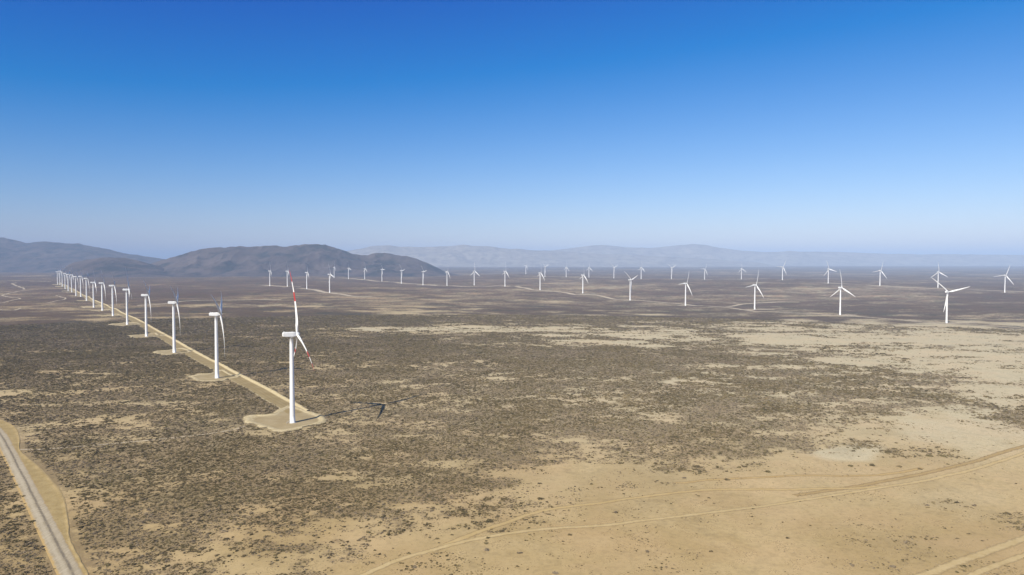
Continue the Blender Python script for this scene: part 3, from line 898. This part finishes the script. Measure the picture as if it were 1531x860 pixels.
for i in range(n):
    if i == 0: s = 'smallest pale turbine at the left end of the far row, before the hazy mountains'
    elif i == n - 1: s = 'pale turbine at the right end of the far row, near the photo edge'
    elif i < 7: s = 'pale distant turbine %s from the left in the far row before hazy mountains' % ORD[i]
    else: s = 'pale distant turbine %s from the right in the far row before hazy mountains' % ORD[n - 1 - i]
    LABELS.append(s)
GROUPS = ['wind turbines in the left line'] * 17 + ['wind turbines below the hill'] * 4 + ['wind turbines in the right-hand row'] * 16 + ['wind turbines in the far row'] * 14

first = make_turbine(True)
plain = None
for i, t in enumerate(T):
    if i == 0: r = first
    elif plain is None: plain = make_turbine(False); r = plain
    else: r = copy_turbine(plain)
    x, y = t[2], t[3]
    z = float(terrain(x, y)[0]) + (0.1 if i < 17 else 0.35)
    r.location = (x, y, z)
    r.rotation_euler = (0, 0, math.pi / 2 - R(t[6]))
    set_rotor(r, t[5])
    tag(r, LABELS[i], 'wind turbine', GROUPS[i])

# ------------------------------------------------------------------ shrubs
def leaf_material(name, c1, c2):
    g = NT(name)
    oi = g.n('ShaderNodeObjectInfo')
    P = g.pos()
    n = g.noise(P, 0.6, 3, 0.6); n2 = g.noise(P, 0.02, 3, 0.6)
    f = g.math('ADD', g.math('MULTIPLY', n, .5), g.math('MULTIPLY', n2, .5))
    col = g.mix(g.sstep(f, 0.38, 0.62), c1, c2)
    hv = g.n('ShaderNodeHueSaturation'); g.put(hv.inputs['Color'], col)
    g.put(hv.inputs['Value'], g.math('ADD', 0.6, g.math('MULTIPLY', oi.outputs['Random'], 0.8)))
    return g.done(g.bsdf(hv.outputs[0], 0.9, None, 0.05))
M_SH1 = leaf_material('shrub_brown', (0.155, 0.118, 0.055), (0.222, 0.172, 0.090))
M_SH2 = leaf_material('shrub_olive', (0.132, 0.106, 0.046), (0.192, 0.154, 0.075))
M_SH3 = leaf_material('shrub_grey', (0.215, 0.167, 0.102), (0.28, 0.222, 0.145))

def shrub_mesh(name, seed, leaves=150, flat=0.55, leaf=0.17):
    """unit-diameter bush: little leafy twigs spread through an uneven dome"""
    rnd = random.Random(seed)
    V, F = [], []
    lobes = [(rnd.uniform(-.28, .28), rnd.uniform(-.28, .28), rnd.uniform(.22, .36)) for _ in range(6)]
    for i in range(leaves):
        lx, ly, lr = rnd.choice(lobes)
        a = rnd.uniform(0, 6.283); e = math.asin(rnd.uniform(-.15, 1)); q = lr * rnd.uniform(.55, 1.05)
        c = Vector((lx + q * math.cos(a) * math.cos(e), ly + q * math.sin(a) * math.cos(e), max(0.02, q * math.sin(e)) * flat * 2.0))
        u = Vector((rnd.gauss(0, 1), rnd.gauss(0, 1), rnd.gauss(0, .7))).normalized()
        w = u.cross(Vector((rnd.gauss(0, 1), rnd.gauss(0, 1), rnd.gauss(0, 1)))).normalized()
        s = leaf * rnd.uniform(.6, 1.3)
        b = len(V)
        V += [c - u * s, c + w * s * .55, c + u * s, c - w * s * .55]
        F.append((b, b + 1, b + 2, b + 3))
    me = bpy.data.meshes.new(name)
    me.from_pydata([tuple(v) for v in V], [], F)
    return me

# lone shrubs on the bare sand: px, py, diameter m, tone
LONE = [(708.6, 783, 2.0, 'd'), (730, 780, 4.2, 'd'), (701, 791, 1.9, 'b'), (730.5, 804, 2.6, 'd'), (726.6, 813, 2.2, 'd'), (749.4, 795, 3.2, 'b'), (727, 823, 4.0, 'g'), (777, 827, 2.8, 'g'),
        (669.4, 837, 2.0, 'd'), (619.5, 848, 2.6, 'g'), (790, 789.6, 2.0, 'd'), (808, 746, 4.2, 'd'), (785, 765, 2.8, 'd'), (852, 800, 2.6, 'b'), (873.5, 779, 1.3, 'd'), (829.5, 857, 3.4, 'g'),
        (655.7, 812, 1.5, 'd'), (821, 755, 1.7, 'd'), (653, 842, 1.3, 'd'), (676, 800, 2.0, 'b'), (788.6, 851.6, 1.4, 'd'), (860, 727.5, 1.9, 'd'), (885, 724, 2.6, 'd'),
        (1017.5, 702.4, 6.5, 'b'), (1042, 698, 5.0, 'b'), (1023.7, 715, 3.6, 'g'), (1149, 705.7, 4.6, 'd'), (1087.5, 717.7, 3.8, 'b'), (1060.8, 745, 2.4, 'd'), (1044, 741.6, 2.0, 'd'),
        (1003, 753.6, 2.0, 'd'), (919.8, 766, 2.8, 'g'), (1196.8, 750, 1.6, 'd'), (1126.7, 761, 2.2, 'd'), (968, 825, 2.8, 'g'), (1062.8, 825, 2.6, 'b'), (959.8, 806, 1.4, 'd'),
        (1042, 798.5, 1.2, 'd'), (1211, 786, 1.8, 'd'), (1177, 804.7, 2.0, 'b'), (1273, 844.7, 2.8, 'g'), (1335.7, 848, 3.6, 'g'), (1386, 756, 3.4, 'g'), (1456.5, 756, 3.6, 'g'),
        (1411, 682, 6.0, 'd'), (1388.5, 682, 5.4, 'd'), (1345, 698, 3.8, 'b'), (1376, 701.6, 3.6, 'b'), (1304, 696, 5.0, 'd'), (1273, 697.5, 4.4, 'd')]
lone_mesh = {}
for k, m in (('d', M_SH2), ('b', M_SH1), ('g', M_SH3)):
    lone_mesh[k] = []
    for j in range(3):
        me = shrub_mesh('lone_shrub', 100 + j * 7 + ord(k), 420, 0.42, 0.075); me.materials.append(m); lone_mesh[k].append(me)
tx = np.array([p[0] for p in trk]); ty = np.array([p[1] for p in trk])
classes = {}
for p in LONE:
    below = p[1] > np.interp(p[0], tx, ty)
    third = 0 if p[0] < 765 else (1 if p[0] < 1150 else 2)
    classes.setdefault((p[3], bool(below), third), []).append(p)
tone_w = {'d': 'dark', 'b': 'brown', 'g': 'pale grey'}
for (tn, below, third), ps in classes.items():
    ps.sort()
    for j, (px, py, dia, _) in enumerate(ps):
        x, y = ground_hit(px, py)
        o = link('shrub', lone_mesh[tn][j % 3])
        o.location = (x, y, float(terrain(x, y)[0]) - 0.03)
        hh = dia * random.uniform(.75, 1.0)
        o.scale = (dia, dia * random.uniform(.8, 1.1), hh)
        o.rotation_euler = (0, 0, random.uniform(0, 6.28))
        place = 'left part' if third == 0 else ('middle part' if third == 1 else 'right part')
        if len(ps) == 1: pos_ = 'lone %s shrub on sand %s the track, %s'
        else: pos_ = ('lone %s shrub on sand %s the track, ' + ORD[j] + ' from left in %s')
        tag(o, pos_ % (tone_w[tn], 'below' if below else 'above', place), 'shrub', 'lone shrubs on the bare sand')

def scatter():
    rng = np.random.default_rng(11)
    N = 800000
    # number per square metre falls, and bush size grows, with distance
    d0, d1, al = 250.0, 1900.0, 1.25
    u = rng.random(N)
    e = 2 - al
    d = (d0 ** e + u * (d1 ** e - d0 ** e)) ** (1 / e)
    a = np.radians(rng.uniform(-41, 41, N))
    x = d * np.sin(a); y = d * np.cos(a)
    z = terrain(x, y)
    cov, tone = zone(x, y, z)
    px, py, f = project(x, y, z)
    cl = clump(x, y)
    p = smooth(0.12, 0.90, cov + 0.05 + (cl - .5) * 2.2)
    keep = rng.random(N) < np.maximum(p * 0.97, 0.0012 + 0.16 * smooth(.53, .66, fbm(x, y, 42, 3, 231)) * smooth(700, 450, d))
    x, y, z, d, cov, px, py = x[keep], y[keep], z[keep], d[keep], cov[keep], px[keep], py[keep]
    ok = np.ones(len(x), bool)
    for poly, ctr in PADS[:12]:
        near = (np.abs(x - ctr[0]) < 90) & (np.abs(y - ctr[1]) < 90)
        idx = np.nonzero(near)[0]
        if len(idx):
            sc_poly = ctr + (poly - ctr) * 0.97
            ok[idx[in_poly(x[idx], y[idx], sc_poly)]] = False
    # roads: rasterise the cleared centre lines on a 2 m grid
    cell = 2.0
    gx0, gy0 = x.min() - 20, y.min() - 20
    nx = int((x.max() - gx0) / cell) + 20; ny = int((y.max() - gy0) / cell) + 20
    occ = np.zeros((nx, ny), bool)
    for q, w in EXCL:
        q = q[(q[:, 0] > gx0) & (q[:, 0] < gx0 + nx * cell) & (q[:, 1] > gy0) & (q[:, 1] < gy0 + ny * cell)]
        k = int(w / cell) + 1
        for (a_, b_) in q:
            i, j = int((a_ - gx0) / cell), int((b_ - gy0) / cell)
            for di in range(-k, k + 1):
                for dj in range(-k, k + 1):
                    if (di * di + dj * dj) * cell * cell <= w * w and 0 <= i + di < nx and 0 <= j + dj < ny: occ[i + di, j + dj] = True
    ok &= ~occ[((x - gx0) / cell).astype(int), ((y - gy0) / cell).astype(int)]
    x, y, z, d, cov = x[ok], y[ok], z[ok], d[ok], cov[ok]
    rng2 = np.random.default_rng(5)
    size = (0.5 + 0.5 * smooth(0.0, 0.22, cov)) * (d / 350.0) ** (al / 2) * 0.84 * np.clip(rng2.lognormal(-.05, .48, len(x)), .35, 3.0)
    return x, y, z, size

def build_scrub():
    x, y, z, size = scatter()
    print('shrub points', len(x))
    me = bpy.data.meshes.new('scrub')
    me.vertices.add(len(x)); me.vertices.foreach_set('co', np.stack([x, y, z - .04], 1).astype(np.float32).ravel())
    attr(me, 'size', size)
    rng = np.random.default_rng(3)
    attr(me, 'turn', rng.uniform(0, 6.283, len(x)))
    sp = fbm(x, y, 60, 3, 301) * .6 + rng.random(len(x)) * .4
    kind = np.digitize(sp, [0.40, 0.47, 0.53, 0.60])           # patches of one kind of bush
    a = me.attributes.new('pick', 'INT', 'POINT'); a.data.foreach_set('value', kind.astype(np.int32))
    o = link('scrub', me)
    tag(o, kind='stuff')
    protos = bpy.data.collections.new('bush_kinds')
    for j, (m, n, fl) in enumerate(((M_SH1, 90, .42), (M_SH2, 90, .5), (M_SH1, 70, .36), (M_SH2, 80, .44), (M_SH3, 70, .36))):
        pm = shrub_mesh('bush', 500 + j, n, fl, 0.17); pm.materials.append(m)
        b = bpy.data.objects.new('bush_%s' % 'abcde'[j], pm); protos.objects.link(b)
    ng = bpy.data.node_groups.new('scrub_nodes', 'GeometryNodeTree')
    ng.interface.new_socket('Geometry', in_out='INPUT', socket_type='NodeSocketGeometry')
    ng.interface.new_socket('Geometry', in_out='OUTPUT', socket_type='NodeSocketGeometry')
    N = ng.nodes; L = ng.links
    gi, go = N.new('NodeGroupInput'), N.new('NodeGroupOutput')
    ci = N.new('GeometryNodeCollectionInfo'); ci.inputs[0].default_value = protos
    ci.inputs['Separate Children'].default_value = True; ci.inputs['Reset Children'].default_value = True
    ip = N.new('GeometryNodeInstanceOnPoints'); ip.inputs['Pick Instance'].default_value = True
    def named(nm, t):
        k = N.new('GeometryNodeInputNamedAttribute'); k.data_type = t; k.inputs[0].default_value = nm
        return k.outputs[0]
    cx = N.new('ShaderNodeCombineXYZ'); L.new(named('turn', 'FLOAT'), cx.inputs[2])
    sx = N.new('ShaderNodeCombineXYZ'); s = named('size', 'FLOAT')
    mh = N.new('ShaderNodeMath'); mh.operation = 'MULTIPLY'; mh.inputs[1].default_value = 0.8
    L.new(s, sx.inputs[0]); L.new(s, sx.inputs[1]); L.new(s, mh.inputs[0]); L.new(mh.outputs[0], sx.inputs[2])
    m2p = N.new('GeometryNodeMeshToPoints')
    L.new(gi.outputs[0], m2p.inputs[0]); L.new(m2p.outputs[0], ip.inputs['Points'])
    L.new(ci.outputs[0], ip.inputs['Instance']); L.new(named('pick', 'INT'), ip.inputs['Instance Index'])
    L.new(cx.outputs[0], ip.inputs['Rotation']); L.new(sx.outputs[0], ip.inputs['Scale'])
    L.new(ip.outputs[0], go.inputs[0])
    md = o.modifiers.new('scrub', 'NODES'); md.node_group = ng
build_scrub()

# ------------------------------------------------------------------ haze: one box of even air round the whole scene
HAZE_TOP = 655.0
def build_haze():
    v = [(-60000, -30000, -60), (60000, -30000, -60), (60000, 75000, -60), (-60000, 75000, -60),
         (-60000, -30000, HAZE_TOP), (60000, -30000, HAZE_TOP), (60000, 75000, HAZE_TOP), (-60000, 75000, HAZE_TOP)]
    f = [(3, 2, 1, 0), (4, 5, 6, 7), (0, 1, 5, 4), (1, 2, 6, 5), (2, 3, 7, 6), (3, 0, 4, 7)]
    me = bpy.data.meshes.new('haze'); me.from_pydata(v, [], f)
    m = bpy.data.materials.new('haze'); m.use_nodes = True
    t = m.node_tree
    for n in list(t.nodes): t.nodes.remove(n)
    out = t.nodes.new('ShaderNodeOutputMaterial'); pv = t.nodes.new('ShaderNodeVolumePrincipled')
    pv.inputs['Color'].default_value = (0.525, 0.70, 1.0, 1)
    pv.inputs['Density'].default_value = 6.8e-5
    pv.inputs['Anisotropy'].default_value = -0.22
    t.links.new(pv.outputs[0], out.inputs['Volume'])
    o = link('haze', me, m); tag(o, kind='stuff')
build_haze()
